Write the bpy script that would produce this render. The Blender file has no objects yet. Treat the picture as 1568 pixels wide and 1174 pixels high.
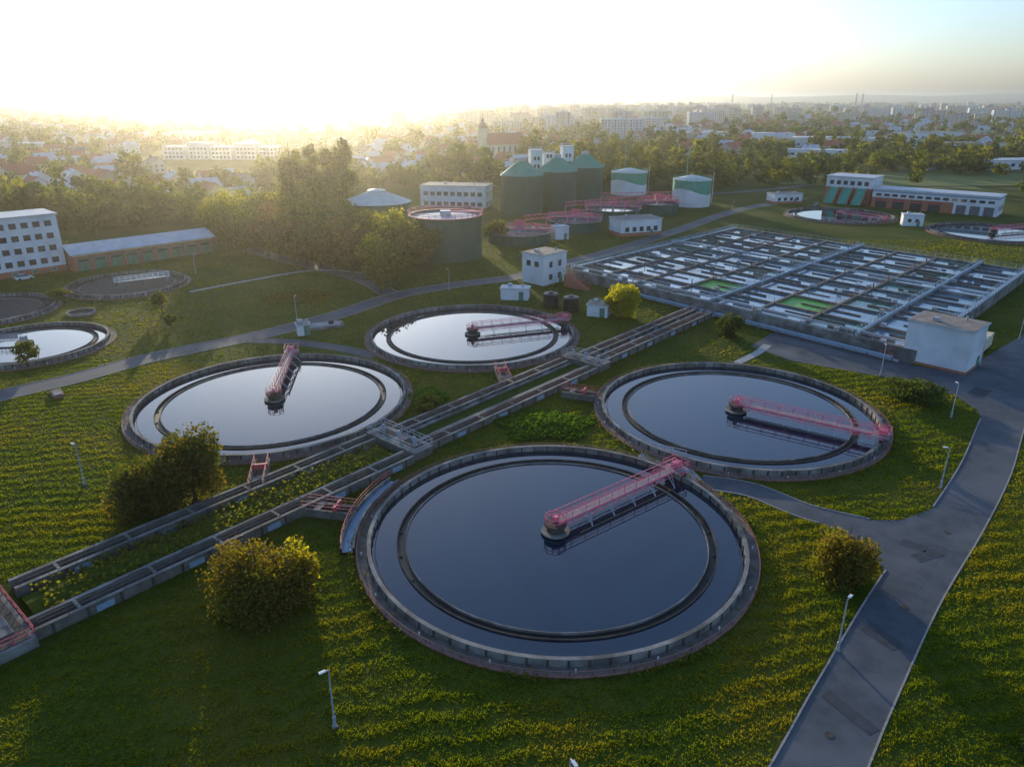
import bpy, math, random
import numpy as np
from mathutils import Vector, Matrix
random.seed(7); rng=np.random.default_rng(7)
H=45.0; TH=math.radians(21.31); CT,ST=math.cos(TH),math.sin(TH); F=1120.0
scene=bpy.context.scene
# ---- survey: real ground coordinates (metres) of points read on the aerial photo
def g(px,py,z=0.0):
    dx=(px-784)/F; dy=(py-587)/F
    t=(H-z)/(ST+CT*dy)
    return (t*dx, t*(CT-ST*dy))
def gx(px,Y): return (px-784)/F*(Y*CT+H*ST)
# ---------------------------------------------------------------- materials
M={}
def mat(name,c1,c2=None,rough=0.8,scale=1.0,bump=0.0,metal=0.0,spec=0.3,detail=6,c3=None,s3=0.05,transl=0.0,bscale=None,tm=(2.8,2.5,0.8)):
    m=bpy.data.materials.new(name); m.use_nodes=True; nt=m.node_tree; N=nt.nodes; Lk=nt.links
    b=N['Principled BSDF']; out=N['Material Output']
    c2=c2 or tuple(min(1,x*1.25) for x in c1)
    tc=N.new('ShaderNodeTexCoord')
    no=N.new('ShaderNodeTexNoise'); no.inputs['Scale'].default_value=scale; no.inputs['Detail'].default_value=detail; no.inputs['Roughness'].default_value=0.65
    Lk.new(tc.outputs['Object'],no.inputs['Vector'])
    rp=N.new('ShaderNodeValToRGB'); rp.color_ramp.elements[0].position=0.36; rp.color_ramp.elements[1].position=0.64
    rp.color_ramp.elements[0].color=(*c1,1); rp.color_ramp.elements[1].color=(*c2,1)
    Lk.new(no.outputs['Fac'],rp.inputs['Fac']); col=rp.outputs['Color']
    if c3:
        n3=N.new('ShaderNodeTexNoise'); n3.inputs['Scale'].default_value=s3; n3.inputs['Detail'].default_value=5
        Lk.new(tc.outputs['Object'],n3.inputs['Vector'])
        r3=N.new('ShaderNodeValToRGB'); r3.color_ramp.elements[0].position=0.45; r3.color_ramp.elements[1].position=0.62
        Lk.new(n3.outputs['Fac'],r3.inputs['Fac'])
        mx=N.new('ShaderNodeMixRGB'); Lk.new(r3.outputs['Color'],mx.inputs['Fac']); Lk.new(col,mx.inputs['Color1']); mx.inputs['Color2'].default_value=(*c3,1)
        col=mx.outputs['Color']
    Lk.new(col,b.inputs['Base Color']); b.inputs['Roughness'].default_value=rough; b.inputs['Metallic'].default_value=metal
    b.inputs['Specular IOR Level'].default_value=spec
    if bump:
        nb=N.new('ShaderNodeTexNoise'); nb.inputs['Scale'].default_value=bscale or scale*3; nb.inputs['Detail'].default_value=4
        Lk.new(tc.outputs['Object'],nb.inputs['Vector'])
        bp=N.new('ShaderNodeBump'); bp.inputs['Strength'].default_value=0.8; bp.inputs['Distance'].default_value=bump
        Lk.new(nb.outputs['Fac'],bp.inputs['Height']); Lk.new(bp.outputs['Normal'],b.inputs['Normal'])
    if transl:
        tr=N.new('ShaderNodeBsdfTranslucent')
        hs=N.new('ShaderNodeMixRGB'); hs.blend_type='MULTIPLY'; hs.inputs['Fac'].default_value=1; hs.inputs['Color2'].default_value=(*tm,1)
        Lk.new(col,hs.inputs['Color1']); Lk.new(hs.outputs['Color'],tr.inputs['Color'])
        ms=N.new('ShaderNodeMixShader'); ms.inputs['Fac'].default_value=transl
        Lk.new(b.outputs['BSDF'],ms.inputs[1]); Lk.new(tr.outputs['BSDF'],ms.inputs[2]); Lk.new(ms.outputs['Shader'],out.inputs['Surface'])
    M[name]=m; return m
mat('ground_grass',(0.036,0.060,0.006),(0.068,0.092,0.009),0.95,1.3,0.10,spec=0.05,c3=(0.095,0.095,0.014),s3=0.06,bscale=2.5)
mat('grass_blades',(0.052,0.086,0.005),(0.096,0.125,0.008),0.8,0.35,spec=0.1,c3=(0.145,0.140,0.014),s3=0.07,transl=0.55,tm=(3.3,2.9,0.8))
mat('weed',(0.040,0.095,0.009),(0.07,0.135,0.015),0.8,1.5,spec=0.1,transl=0.45)
mat('leaf_green',(0.034,0.055,0.009),(0.06,0.088,0.013),0.7,0.5,spec=0.2,transl=0.4)
mat('leaf_light',(0.09,0.105,0.012),(0.135,0.14,0.017),0.7,0.5,spec=0.2,transl=0.45)
mat('leaf_yellow',(0.20,0.21,0.010),(0.30,0.28,0.016),0.7,0.6,spec=0.2,transl=0.5)
mat('leaf_olive',(0.095,0.074,0.012),(0.15,0.112,0.016),0.7,0.6,spec=0.2,transl=0.4)
mat('leaf_purple',(0.075,0.036,0.020),(0.12,0.06,0.026),0.7,0.6,spec=0.2,transl=0.35,tm=(2.2,1.6,0.9))
mat('leaf_far',(0.036,0.055,0.012),(0.075,0.09,0.016),0.9,0.03,spec=0.05,transl=0.3,c3=(0.105,0.108,0.018),s3=0.02)
mat('bark',(0.06,0.045,0.03),(0.12,0.09,0.06),0.9,3,0.02)
mat('asphalt',(0.065,0.074,0.083),(0.095,0.105,0.116),0.85,0.6,0.01,c3=(0.125,0.13,0.137),s3=0.12,spec=0.25,bscale=12)
mat('asphalt_patch',(0.045,0.05,0.056),(0.065,0.072,0.08),0.85,1.2,0.01,bscale=12)
mat('kerb',(0.28,0.25,0.22),(0.4,0.36,0.32),0.85,3)
mat('concrete',(0.17,0.16,0.145),(0.32,0.30,0.27),0.85,0.7,0.02,c3=(0.12,0.11,0.095),s3=0.3,bscale=8)
mat('concrete_brown',(0.11,0.095,0.08),(0.21,0.185,0.155),0.85,0.9,0.02,bscale=8)
mat('concrete_pale',(0.28,0.28,0.27),(0.42,0.41,0.39),0.85,0.5,0.02,bscale=6)
mat('concrete_dark',(0.045,0.04,0.035),(0.09,0.08,0.065),0.9,1.2,0.02)
mat('concrete_shaded',(0.012,0.012,0.012),(0.03,0.028,0.025),0.6,1.2,0.01)  # launder floor: shade inside the trough painted in as near-black concrete
mat('brick_edge',(0.26,0.11,0.085),(0.38,0.20,0.16),0.85,3,0.01)
mat('steel',(0.34,0.37,0.41),(0.48,0.50,0.53),0.6,2,metal=0.2)
mat('steel_blue',(0.22,0.32,0.42),(0.32,0.43,0.52),0.6,2)
mat('deck_grating',(0.20,0.19,0.20),(0.30,0.28,0.29),0.8,3)
mat('pink_paint',(0.70,0.11,0.18),(0.80,0.23,0.30),0.6,1.5)
mat('red_paint',(0.52,0.06,0.08),(0.62,0.13,0.14),0.6,1.5)
mat('white_render',(0.70,0.70,0.70),(0.82,0.81,0.80),0.8,0.4,c3=(0.62,0.62,0.61),s3=0.2)
mat('cream_render',(0.66,0.54,0.36),(0.78,0.66,0.46),0.85,0.2)
mat('pastel_render',(0.64,0.46,0.38),(0.74,0.60,0.52),0.85,0.2)
mat('brick',(0.38,0.12,0.07),(0.50,0.19,0.11),0.85,2.5)
mat('roof_red',(0.38,0.09,0.05),(0.50,0.15,0.09),0.8,1.5)
mat('roof_grey',(0.10,0.10,0.11),(0.17,0.17,0.18),0.75,1.0)
mat('roof_flat',(0.24,0.18,0.14),(0.36,0.29,0.23),0.8,0.5)
mat('roof_pale',(0.45,0.47,0.49),(0.6,0.61,0.62),0.6,0.5)
mat('glass',(0.02,0.03,0.04),(0.05,0.06,0.08),0.08,0.5,spec=0.8)
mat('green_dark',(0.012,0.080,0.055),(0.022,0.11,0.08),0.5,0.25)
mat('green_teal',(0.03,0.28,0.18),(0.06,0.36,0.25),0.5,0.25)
mat('green_door',(0.07,0.18,0.12),(0.10,0.24,0.16),0.6,0.5)
mat('roof_sheen',(0.42,0.50,0.46),(0.55,0.62,0.58),0.5,0.4)
mat('black_plastic',(0.012,0.012,0.014),(0.03,0.03,0.032),0.4,1)
mat('field_a',(0.09,0.13,0.022),(0.14,0.17,0.03),0.95,0.05)
mat('field_b',(0.21,0.18,0.06),(0.28,0.24,0.09),0.95,0.05)
mat('far_ground',(0.042,0.065,0.012),(0.085,0.105,0.020),0.95,0.02,spec=0.03,c3=(0.14,0.13,0.038),s3=0.006)
mat('algae',(0.10,0.34,0.03),(0.16,0.46,0.05),0.5,0.6,spec=0.3)
mat('tyre',(0.015,0.015,0.015),(0.03,0.03,0.03),0.8,4)
mat('car_silver',(0.35,0.37,0.4),(0.4,0.42,0.45),0.3,1,metal=0.6)
mat('lamp_white',(0.7,0.7,0.68),(0.8,0.8,0.78),0.5,2)
def water(name,base,rough,ior,bs,bd):
    m=mat(name,base,tuple(x*1.25 for x in base),rough,0.1,spec=0.5)
    nt=m.node_tree;N=nt.nodes;b=N['Principled BSDF'];b.inputs['IOR'].default_value=ior
    tc=N.new('ShaderNodeTexCoord'); nb=N.new('ShaderNodeTexNoise'); nb.inputs['Scale'].default_value=bs; nb.inputs['Detail'].default_value=3
    bp=N.new('ShaderNodeBump'); bp.inputs['Strength'].default_value=0.5; bp.inputs['Distance'].default_value=bd
    nt.links.new(tc.outputs['Object'],nb.inputs['Vector']); nt.links.new(nb.outputs['Fac'],bp.inputs['Height']); nt.links.new(bp.outputs['Normal'],b.inputs['Normal'])
water('water',(0.001,0.016,0.036),0.02,1.66,2.2,0.003)
water('water_basin',(0.11,0.19,0.23),0.10,1.8,1.5,0.01)
water('water_murky',(0.08,0.19,0.15),0.12,1.6,1.5,0.01)
# ---------------------------------------------------------------- mesh tools
def link(o,parent=None):
    scene.collection.objects.link(o)
    if parent: o.parent=parent
    return o
def np_mesh(name,V,k,mats,mi=None,parent=None):
    n=len(V)//k
    me=bpy.data.meshes.new(name); me.vertices.add(len(V)); me.vertices.foreach_set('co',V.astype(np.float32).ravel())
    me.loops.add(n*k); me.loops.foreach_set('vertex_index',np.arange(n*k,dtype=np.int32))
    me.polygons.add(n); me.polygons.foreach_set('loop_start',np.arange(0,n*k,k,dtype=np.int32))
    for q in mats: me.materials.append(M[q])
    if mi is not None: me.polygons.foreach_set('material_index',mi.astype(np.int32))
    me.update(calc_edges=True); me.validate()
    return link(bpy.data.objects.new(name,me),parent)
class MB:
    def __init__(s,o=(0,0,0),a=0.0):
        s.v=[];s.f=[];s.m=[];s.mats=[];s.o=(o[0],o[1],o[2] if len(o)>2 else 0.0);s.c=math.cos(a);s.s=math.sin(a)
    def mi(s,m):
        if m not in s.mats: s.mats.append(m)
        return s.mats.index(m)
    def add(s,vs,fs,m):
        b=len(s.v); i=s.mi(m)
        for x,y,z in vs: s.v.append((s.o[0]+x*s.c-y*s.s, s.o[1]+x*s.s+y*s.c, s.o[2]+z))
        for f in fs: s.f.append(tuple(b+k for k in f)); s.m.append(i)
    def box(s,cx,cy,z0,sx,sy,sz,m,a=0.0):
        c,n=math.cos(a),math.sin(a); vs=[]
        for z in (z0,z0+sz):
            for dx,dy in ((-1,-1),(1,-1),(1,1),(-1,1)):
                x=dx*sx/2;y=dy*sy/2; vs.append((cx+x*c-y*n,cy+x*n+y*c,z))
        s.add(vs,[(3,2,1,0),(4,5,6,7),(0,1,5,4),(1,2,6,5),(2,3,7,6),(3,0,4,7)],m)
    def beam(s,p,q,w,h,m):
        p=Vector(p);q=Vector(q);d=(q-p); 
        if d.length<1e-6: return
        d.normalize(); up=Vector((0,0,1)) if abs(d.z)<0.95 else Vector((1,0,0))
        r=d.cross(up).normalized(); u=r.cross(d)
        vs=[]
        for e in (p,q):
            for a,b in ((-1,-1),(1,-1),(1,1),(-1,1)): vs.append(tuple(e+r*(a*w/2)+u*(b*h/2)))
        s.add(vs,[(3,2,1,0),(4,5,6,7),(0,1,5,4),(1,2,6,5),(2,3,7,6),(3,0,4,7)],m)
    def prism(s,pts,z0,z1,m):
        n=len(pts); vs=[(x,y,z0) for x,y in pts]+[(x,y,z1) for x,y in pts]
        s.add(vs,[tuple(range(n,2*n))]+[(i,(i+1)%n,n+(i+1)%n,n+i) for i in range(n)],m)
    def lathe(s,cx,cy,prof,m,n=32,a0=0.0,a1=2*math.pi):
        full=abs(a1-a0-2*math.pi)<1e-6; k=n if full else n+1
        vs=[]
        for r,z in prof:
            for i in range(k):
                a=a0+(a1-a0)*i/n; vs.append((cx+r*math.cos(a),cy+r*math.sin(a),z))
        fs=[]
        for j in range(len(prof)-1):
            for i in range(n):
                i2=(i+1)%k; fs.append((j*k+i,j*k+i2,(j+1)*k+i2,(j+1)*k+i))
        s.add(vs,fs,m)
    def ring(s,cx,cy,r0,r1,z0,z1,m,n=128,a0=0.0,a1=2*math.pi):
        s.lathe(cx,cy,[(r1,z0),(r1,z1),(r0,z1),(r0,z0)],m,n,a0,a1)
    def disc(s,cx,cy,r,z,m,n=96): s.add([(cx+r*math.cos(2*math.pi*i/n),cy+r*math.sin(2*math.pi*i/n),z) for i in range(n)],[tuple(range(n))],m)
    def cyl(s,cx,cy,r,z0,z1,m,n=24): s.lathe(cx,cy,[(r,z0),(r,z1),(0.001,z1)],m,n)
    def gable(s,cx,cy,sx,sy,z0,h,mr,mw,ov=0.4):
        x0,x1=cx-sx/2,cx+sx/2; y0,y1=cy-sy/2,cy+sy/2
        s.add([(x0,y0,z0),(x0,y1,z0),(x0,cy,z0+h),(x1,y0,z0),(x1,y1,z0),(x1,cy,z0+h)],[(0,2,1),(3,4,5)],mw)
        k=h/(sy/2); X0,X1=x0-ov,x1+ov; Y0,Y1=y0-ov,y1+ov; e=z0-ov*k+0.05; t=0.18
        s.add([(X0,Y0,e),(X1,Y0,e),(X1,cy,z0+h+.05),(X0,cy,z0+h+.05),(X0,Y1,e),(X1,Y1,e),
               (X0,Y0,e+t),(X1,Y0,e+t),(X1,cy,z0+h+.05+t),(X0,cy,z0+h+.05+t),(X0,Y1,e+t),(X1,Y1,e+t)],
              [(0,1,2,3),(3,2,5,4),(6,7,8,9),(9,8,11,10),(0,1,7,6),(4,5,11,10),(0,3,9,6),(3,4,10,9),(1,2,8,7),(2,5,11,8)],mr)
    def wins(s,cx,cy,sx,sy,side,cols,rows,z0,dz,w,h,frame='white_render',gl='glass',marg=1.0):
        L=sx if side in('y-','y+') else sy
        for i in range(cols):
            u=-L/2+marg+(L-2*marg)*(i+.5)/cols
            for j in range(rows):
                z=z0+j*dz
                for mm,pr,ww,hh,zz in ((frame,.06,w+.2,h+.2,z-.1),(gl,.09,w,h,z)):
                    if side=='y-': s.box(cx+u,cy-sy/2-pr/2+.01,zz,ww,pr,hh,mm)
                    elif side=='y+': s.box(cx+u,cy+sy/2+pr/2-.01,zz,ww,pr,hh,mm)
                    elif side=='x+': s.box(cx+sx/2+pr/2-.01,cy+u,zz,pr,ww,hh,mm)
                    else: s.box(cx-sx/2-pr/2+.01,cy+u,zz,pr,ww,hh,mm)
    def rail(s,pts,z,m,h=1.1,step=2.0,w=.06,closed=False):
        if closed: pts=list(pts)+[pts[0]]
        for a,b in zip(pts[:-1],pts[1:]):
            L=math.dist(a[:2],b[:2]); n=max(1,int(L/step))
            for hh in (h,h*.55): s.beam((a[0],a[1],z+hh),(b[0],b[1],z+hh),w,w,m)
            for i in range(n+1):
                t=i/n; x=a[0]+(b[0]-a[0])*t; y=a[1]+(b[1]-a[1])*t
                s.beam((x,y,z),(x,y,z+h),w,w,m)
    def obj(s,name,parent=None,smooth=False):
        me=bpy.data.meshes.new(name); me.from_pydata(s.v,[],s.f)
        for q in s.mats: me.materials.append(M[q])
        me.polygons.foreach_set('material_index',s.m)
        me.update()
        if smooth: me.shade_smooth()
        return link(bpy.data.objects.new(name,me),parent)
# ---------------------------------------------------------------- ground
b=MB(); S=14000
b.add([(-S,-300,0),(S,-300,0),(S,S,0),(-S,S,0)],[(0,1,2,3)],'ground_grass'); b.obj('ground')
b=MB()
b.add([(-S,330,.02),(-60,330,.02),(-60,375,.02),(260,375,.02),(260,340,.02),(S,340,.02),(S,S-10,.02),(-S,S-10,.02)],[tuple(range(8))],'far_ground'); b.obj('countryside_ground')
b=MB()
for (x0,x1,y0,hh) in ((-7500,-1500,9000,95),(-2500,1500,9800,75),(2200,8500,9600,110),(500,4500,10500,85)):
    n=40; vs=[];fs=[]
    for i in range(n+1):
        t=i/n; x=x0+(x1-x0)*t; z=hh*math.sin(math.pi*t)**.7*(.8+.12*math.sin(9*t+x0)+.08*math.sin(23*t))
        vs+= [(x,y0-900,.5),(x,y0,max(z,.6)),(x,y0+900,.5)]
    for i in range(n):
        for k in (0,1): fs.append((3*i+k,3*i+3+k,3*i+4+k,3*i+1+k))
    b.add(vs,fs,'far_ground')
b.obj('distant_hills',smooth=True)
# ---------------------------------------------------------------- roads
def smooth_line(P,k=8):
    P=[np.array(p,float) for p in P]; P=[2*P[0]-P[1]]+P+[2*P[-1]-P[-2]]; out=[]
    for i in range(1,len(P)-2):
        for j in range(k):
            t=j/k; a,b_,c,d=P[i-1:i+3]
            out.append(.5*((2*b_)+(-a+c)*t+(2*a-5*b_+4*c-d)*t*t+(-a+3*b_-3*c+d)*t**3))
    out.append(P[-2]); return np.array(out)
ROADS=[];POLYS=[]
def inside(P,x,y):
    ins=False; n=len(P)
    for i in range(n):
        x1,y1=P[i];x2,y2=P[(i+1)%n]
        if (y1>y)!=(y2>y) and x<(x2-x1)*(y-y1)/(y2-y1+1e-12)+x1: ins=not ins
    return ins
def paved(name,px,z):
    P=[g(*p) for p in px]; POLYS.append(P); bb=MB(); bb.add([(x,y,z) for x,y in P],[tuple(range(len(P)))],'asphalt'); return bb.obj(name)
paved('asphalt_yard',[(1150,530),(1205,496),(1300,520),(1400,560),(1470,570),(1568,512),(1660,530),(1600,640),(1556,660),(1508,650),(1496,628),(1462,605),(1400,585),(1300,568),(1210,552)],.035)
paved('road_junction',[(1235,774),(1310,796),(1380,796),(1430,778),(1466,752),(1500,760),(1400,915),(1352,905),(1358,880),(1335,848),(1290,815),(1240,796)],.035)
def road(name,px,w,z=.03,kerb=True,m='asphalt',world=False):
    P=smooth_line([p if world else g(*p) for p in px]); 
    T=np.gradient(P,axis=0); T/=np.linalg.norm(T,axis=1)[:,None]; Nn=np.stack([-T[:,1],T[:,0]],1)
    bb=MB(); n=len(P)
    def strip(o0,o1,z0,z1,mm,chk=False):
        A=P+Nn*o0;B=P+Nn*o1; vs=[]
        for i in range(n): vs+=[(A[i,0],A[i,1],z0),(A[i,0],A[i,1],z1),(B[i,0],B[i,1],z1),(B[i,0],B[i,1],z0)]
        fs=[]
        for i in range(n-1):
            if chk:
                mx_,my_=(A[i]+A[i+1])/2
                if any(inside(Q,mx_,my_) for Q in POLYS): continue
                if any(np.min(np.hypot(R[:,0]-mx_,R[:,1]-my_))<rw*.5+.6 for R,rw in ROADS): continue
            for k in range(3): fs.append((4*i+k,4*i+k+1,4*i+k+5,4*i+k+4))
        bb.add(vs,fs,mm)
    strip(-w/2,w/2,0,z,m)
    if kerb: strip(-w/2-.16,-w/2,0,.10,'kerb',True); strip(w/2,w/2+.16,0,.10,'kerb',True)
    ROADS.append((P,w))
    return bb.obj(name)
road('service_road',[(1640,480),(1590,540),(1553,600),(1532,655),(1508,720),(1462,800),(1392,905),(1312,1055),(1254,1174),(1190,1300)],5.4,.03)
road('access_road',[(-90,632),(0,606),(120,578),(230,548),(370,519),(440,503),(520,481),(610,452),(700,436),(790,424),(880,400),(960,378),(1040,352),(1130,322),(1230,303)],5.2,.034)
road('side_road',[(600,452),(560,430),(500,412),(440,398),(380,382)],4.6,.038)
road('footpath',[(1075,738),(1150,750),(1235,783),(1330,806)],3.4,.040)
road('footpath',[(385,521),(450,524),(520,533),(575,545)],3.2,.042,False)
road('footpath',[(290,447),(380,430),(480,414),(560,418)],1.4,.044,False,'concrete_pale')
road('footpath',[(1128,556),(1160,540),(1175,528)],1.6,.041,False,'concrete_pale')
road('country_road',[(1040,300),(1200,288),(1400,262),(1568,240)],6,.05,False,'asphalt')
b=MB()   # tarmac repairs, gully covers
for px,py,sx,sy,a in ((1350,975,1.6,3.2,.5),(1300,1090,1.2,4.5,.5),(1420,850,3.5,1.4,.4),(1500,600,4,2.5,.7),(1400,835,1.5,2.4,.9),(1230,540,3,1.4,.7)):
    x,y=g(px,py); b.add([(x+(u*math.cos(a)-v*math.sin(a)),y+(u*math.sin(a)+v*math.cos(a)),.046) for u,v in ((-sx/2,-sy/2),(sx/2,-sy/2),(sx/2,sy/2),(-sx/2,sy/2))],[(0,1,2,3)],'asphalt_patch')
for px,py in ((1385,930),(1270,1125),(1450,815),(1515,690),(640,446),(300,535)):
    x,y=g(px,py); b.disc(x,y,.36,.052,'concrete_dark',16)
b.obj('road_repairs')
# ---------------------------------------------------------------- clarifiers
TANKS=[]
def clarifier(cx,cy,R,ang,wat=True,bridge=True,full=True):
    TANKS.append((cx,cy,R+1.5))
    b=MB((cx,cy,0)); n=144
    b.ring(0,0,R,R+.42,0,.9,'concrete',n)
    b.ring(0,0,R+.42,R+1.45,0,.14,'concrete_brown',n)
    b.ring(0,0,R+1.45,R+1.6,0,.2,'brick_edge',n)
    for i in range(n//2):
        a=2*math.pi*i/(n//2); b.box((R-.04)*math.cos(a),(R-.04)*math.sin(a),.1,.14,.16,.72,'concrete_dark',a)
        b.box((R+.45)*math.cos(a),(R+.45)*math.sin(a),.14,.1,.2,.7,'concrete_dark',a)
    pts=[((R+1.5)*math.cos(2*math.pi*i/72),(R+1.5)*math.sin(2*math.pi*i/72)) for i in range(72)]
    if full: b.rail(pts,.1,'brick_edge',.55,2.5,.05,True)
    for i in range(0,72,2):
        a=2*math.pi*(i+.3)/72; b.box((R+1.0)*math.cos(a),(R+1.0)*math.sin(a),.1,.12,.12,.35,'lamp_white' if i%4 else 'leaf_yellow',a)
    r=R*.84
    b.ring(0,0,r-.48,r-.38,0,.34,'concrete',n); b.ring(0,0,r+.40,r+.50,0,.34,'concrete_dark',n)
    b.ring(0,0,r-.38,r+.40,0,.05,'concrete_shaded',n)
    b.ring(0,0,R-.45,R-.39,0,.22,'concrete_dark',n)
    for i in range(24):
        a=2*math.pi*i/24; b.beam(((R-.1)*math.cos(a),(R-.1)*math.sin(a),.08),(r*math.cos(a),r*math.sin(a),.08),.10,.10,'concrete_dark')
    t=b.obj('clarifier_tank')
    w=MB((cx,cy,0)); 
    if wat:
        w.ring(0,0,.5,r-.48,.05,.17,'water',96); w.ring(0,0,r+.50,R+.02,.05,.17,'water',144); w.obj('water',t)
    else:
        w.disc(0,0,R,.03,'concrete_dark'); w.obj('tank_floor',t)
    if not bridge: return
    q=MB((cx,cy,0),ang); c='pink_paint'; L=R+.6; zd=1.55
    q.box(L/2,0,zd,L,.92,.08,'deck_grating')
    for s_ in (-.5,.5):
        q.beam((0,s_,zd-.05),(L,s_,zd-.05),.1,.26,c)
        q.beam((0,s_,zd+1.15),(L,s_,zd+1.15),.075,.075,c); q.beam((0,s_,zd+.62),(L,s_,zd+.62),.045,.045,c)
        k=int(L/2)
        for i in range(k+1):
            x=L*i/k; q.beam((x,s_,zd),(x,s_,zd+1.15),.06,.06,c)
    for s_ in (-.42,.42):
        q.beam((1,s_,zd-.7),(L*.93,s_,zd-.7),.06,.06,c)
        k=int(L/2.5)
        for i in range(k): q.beam((1+i*2.4,s_,zd-.2),(2.2+i*2.4,s_,zd-.7),.045,.045,c); q.beam((2.2+i*2.4,s_,zd-.7),(3.4+i*2.4,s_,zd-.2),.045,.045,c)
    for x in (4,7.5,11,14.5,18):
        if x<L-1.2: q.beam((x,-.6,zd),(x,-1.9,.2),.07,.07,'steel'); q.beam((x+.6,-.6,zd),(x,-1.9,.2),.05,.05,'steel')
    q.beam((2,-1.9,.3),(L-3,-1.9,.3),.1,.14,'concrete_dark')
    q.cyl(0,0,.95,.0,1.2,'concrete_dark',24); q.ring(0,0,1.0,1.6,.35,.5,'concrete',32); q.cyl(0,0,1.25,1.2,1.4,'concrete_dark',24)
    q.rail([(1.2*math.cos(i*math.pi/5),1.2*math.sin(i*math.pi/5)) for i in range(10)],1.4,c,.9,1.0,.05,True)
    q.box(0,0,1.66,.6,.5,.6,c)
    q.box(R+.25,0,1.1,.6,2.8,.4,c); q.box(R+.3,.1,1.66,1.1,.8,.7,c)
    for s_ in (-1.2,1.2):
        q.beam((R+.1,s_,1.12),(R+.5,s_,1.12),.42,.42,'tyre')
    q.rail([(R-1.0,-1.2),(R+1.2,-1.2),(R+1.2,1.2),(R-1.0,1.2)],zd+.1,c,1.0,1.1,.06)
    q.box(R+.1,0,zd-.02,2.3,2.4,.07,'deck_grating')
    q.obj('scraper_bridge')
A=(4.8,69.5);B=(34.4,103.1);C=(-37.8,107.6);D=(-8.0,142.3)
def ang(c,px,py,z=1.6): 
    x,y=g(px,py,z); return math.atan2(y-c[1],x-c[0])
clarifier(*A,20.1,ang(A,1030,718)); clarifier(*B,20.1,ang(B,1340,663)); clarifier(*C,20.3,ang(C,447,536)); clarifier(*D,20.1,ang(D,860,488))
clarifier(gx(1285,303),303,20,math.radians(-60)); clarifier(gx(1520,262),262,20,math.radians(20))
clarifier(gx(196,185),185,13.6,.5,False,False,False); clarifier(gx(-22,160),160,13.6,.5,False,False,False); clarifier(gx(48,135.5),135.5,13.3,2.6,True,False,False)
q=MB((gx(196,185)+4,185,0),math.radians(35)); 
q.box(0,0,1.6,13,1.2,.1,'steel'); q.rail([(-6.5,.6),(6.5,.6)],1.6,'lamp_white',1.2,1.2,.09); q.rail([(-6.5,-.6),(6.5,-.6)],1.6,'lamp_white',1.2,1.2,.09)
for x in (-6,0,6): q.box(x,0,0,.4,1.0,1.58,'concrete')
q.obj('scraper_bridge')
q=MB((gx(48,135.5)-6,136,0),.1); q.box(-2,0,.9,11,1.1,.12,'steel'); q.rail([(-7.5,.5),(3.5,.5)],1.0,'steel',1.1,1.3,.06); q.rail([(-7.5,-.5),(3.5,-.5)],1.0,'steel',1.1,1.3,.06); q.cyl(4.2,0,1.6,.1,.5,'concrete_dark'); q.box(4.2,0,.5,1,1,1.2,'steel'); q.obj('surface_aerator')
b=MB((*A,0)); a0,a1=math.radians(150),math.radians(190)
b.ring(0,0,21.8,22.0,0,.8,'concrete',24,a0,a1); b.ring(0,0,23.1,23.3,0,.8,'concrete',24,a0,a1); b.ring(0,0,22.0,23.1,0,.3,'steel_blue',24,a0,a1)
b.rail([(23.2*math.cos(a0+(a1-a0)*i/8),23.2*math.sin(a0+(a1-a0)*i/8)) for i in range(9)],.8,'red_paint',.9,1.6,.05); b.obj('overflow_channel')
# ---------------------------------------------------------------- channels
O=np.array([-47.0,55.0]); dv=np.array([.655,.756]); nv=np.array([.756,-.655]); CA=math.atan2(dv[1],dv[0])
CH=[]
def channel(name,s0,s1,t,w,h=1.0,fill='concrete_dark',fz=.15,m='concrete_brown',caps=True):
    CH.append((s0,s1,t-w/2-.4,t+w/2+.4)); b=MB((*O,0),CA)
    for sg in (-1,1): 
        b.box((s0+s1)/2,-(t+sg*(w/2+.15)),0,s1-s0,.3,h,m)
        b.box((s0+s1)/2,-(t+sg*(w/2+.15)),h,s1-s0,.42,.08,'concrete')
        k=int((s1-s0)/3)
        for i in range(k):
            b.box(s0+1.5+i*3,-(t+sg*(w/2+.34)),0,.25,.1,h-.05,'concrete_dark')
            if i%3==1 and fill!='weed': b.box(s0+1.5+i*3+1.5,-(t+sg*(w/2+.33)),.1,1.6,.07,h*.6,'concrete_dark' if sg<0 else 'steel_blue')
    b.box((s0+s1)/2,-t,0,s1-s0,w,fz,fill)
    if caps:
        for i in range(int((s1-s0)/7)): b.box(s0+4+i*7,-t,h-.02,.3,w,.12,'concrete')
    if fill!='weed':
        b.rail([(s0+.5,-(t+w/2+.15)),(s1-.5,-(t+w/2+.15))],h+.08,'brick_edge' if s0>49 else 'concrete_brown',.9,2.4,.045)
    return b.obj(name)
channel('concrete_channel',2,46,-3.7,1.5,1.1); channel('concrete_channel',1,46,4.2,1.7,1.1,'water')
channel('concrete_channel',50,90,-3.1,1.5); channel('concrete_channel',50,90,0,2.6,.7,'weed',.45,caps=False); channel('concrete_channel',50,90,3.1,1.5)
channel('concrete_channel',94,138,-1.9,1.7,1.2); channel('concrete_channel',94,138,2.0,1.8,1.2)
b=MB((*O,0),CA)
vs=[];n=30
for i in range(n+1):
    x=2+i*43/n
    for y,z in ((-3.1,.02),(-1.8,.7),(-.3,.95),(1.4,.75),(2.7,.02)): vs.append((x,y+random.uniform(-.1,.1),z+random.uniform(-.08,.08) if z>.1 else z))
b.add(vs,[(5*i+k,5*i+k+1,5*i+k+6,5*i+k+5) for i in range(n) for k in range(4)],'ground_grass'); b.obj('grass_berm')
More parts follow.
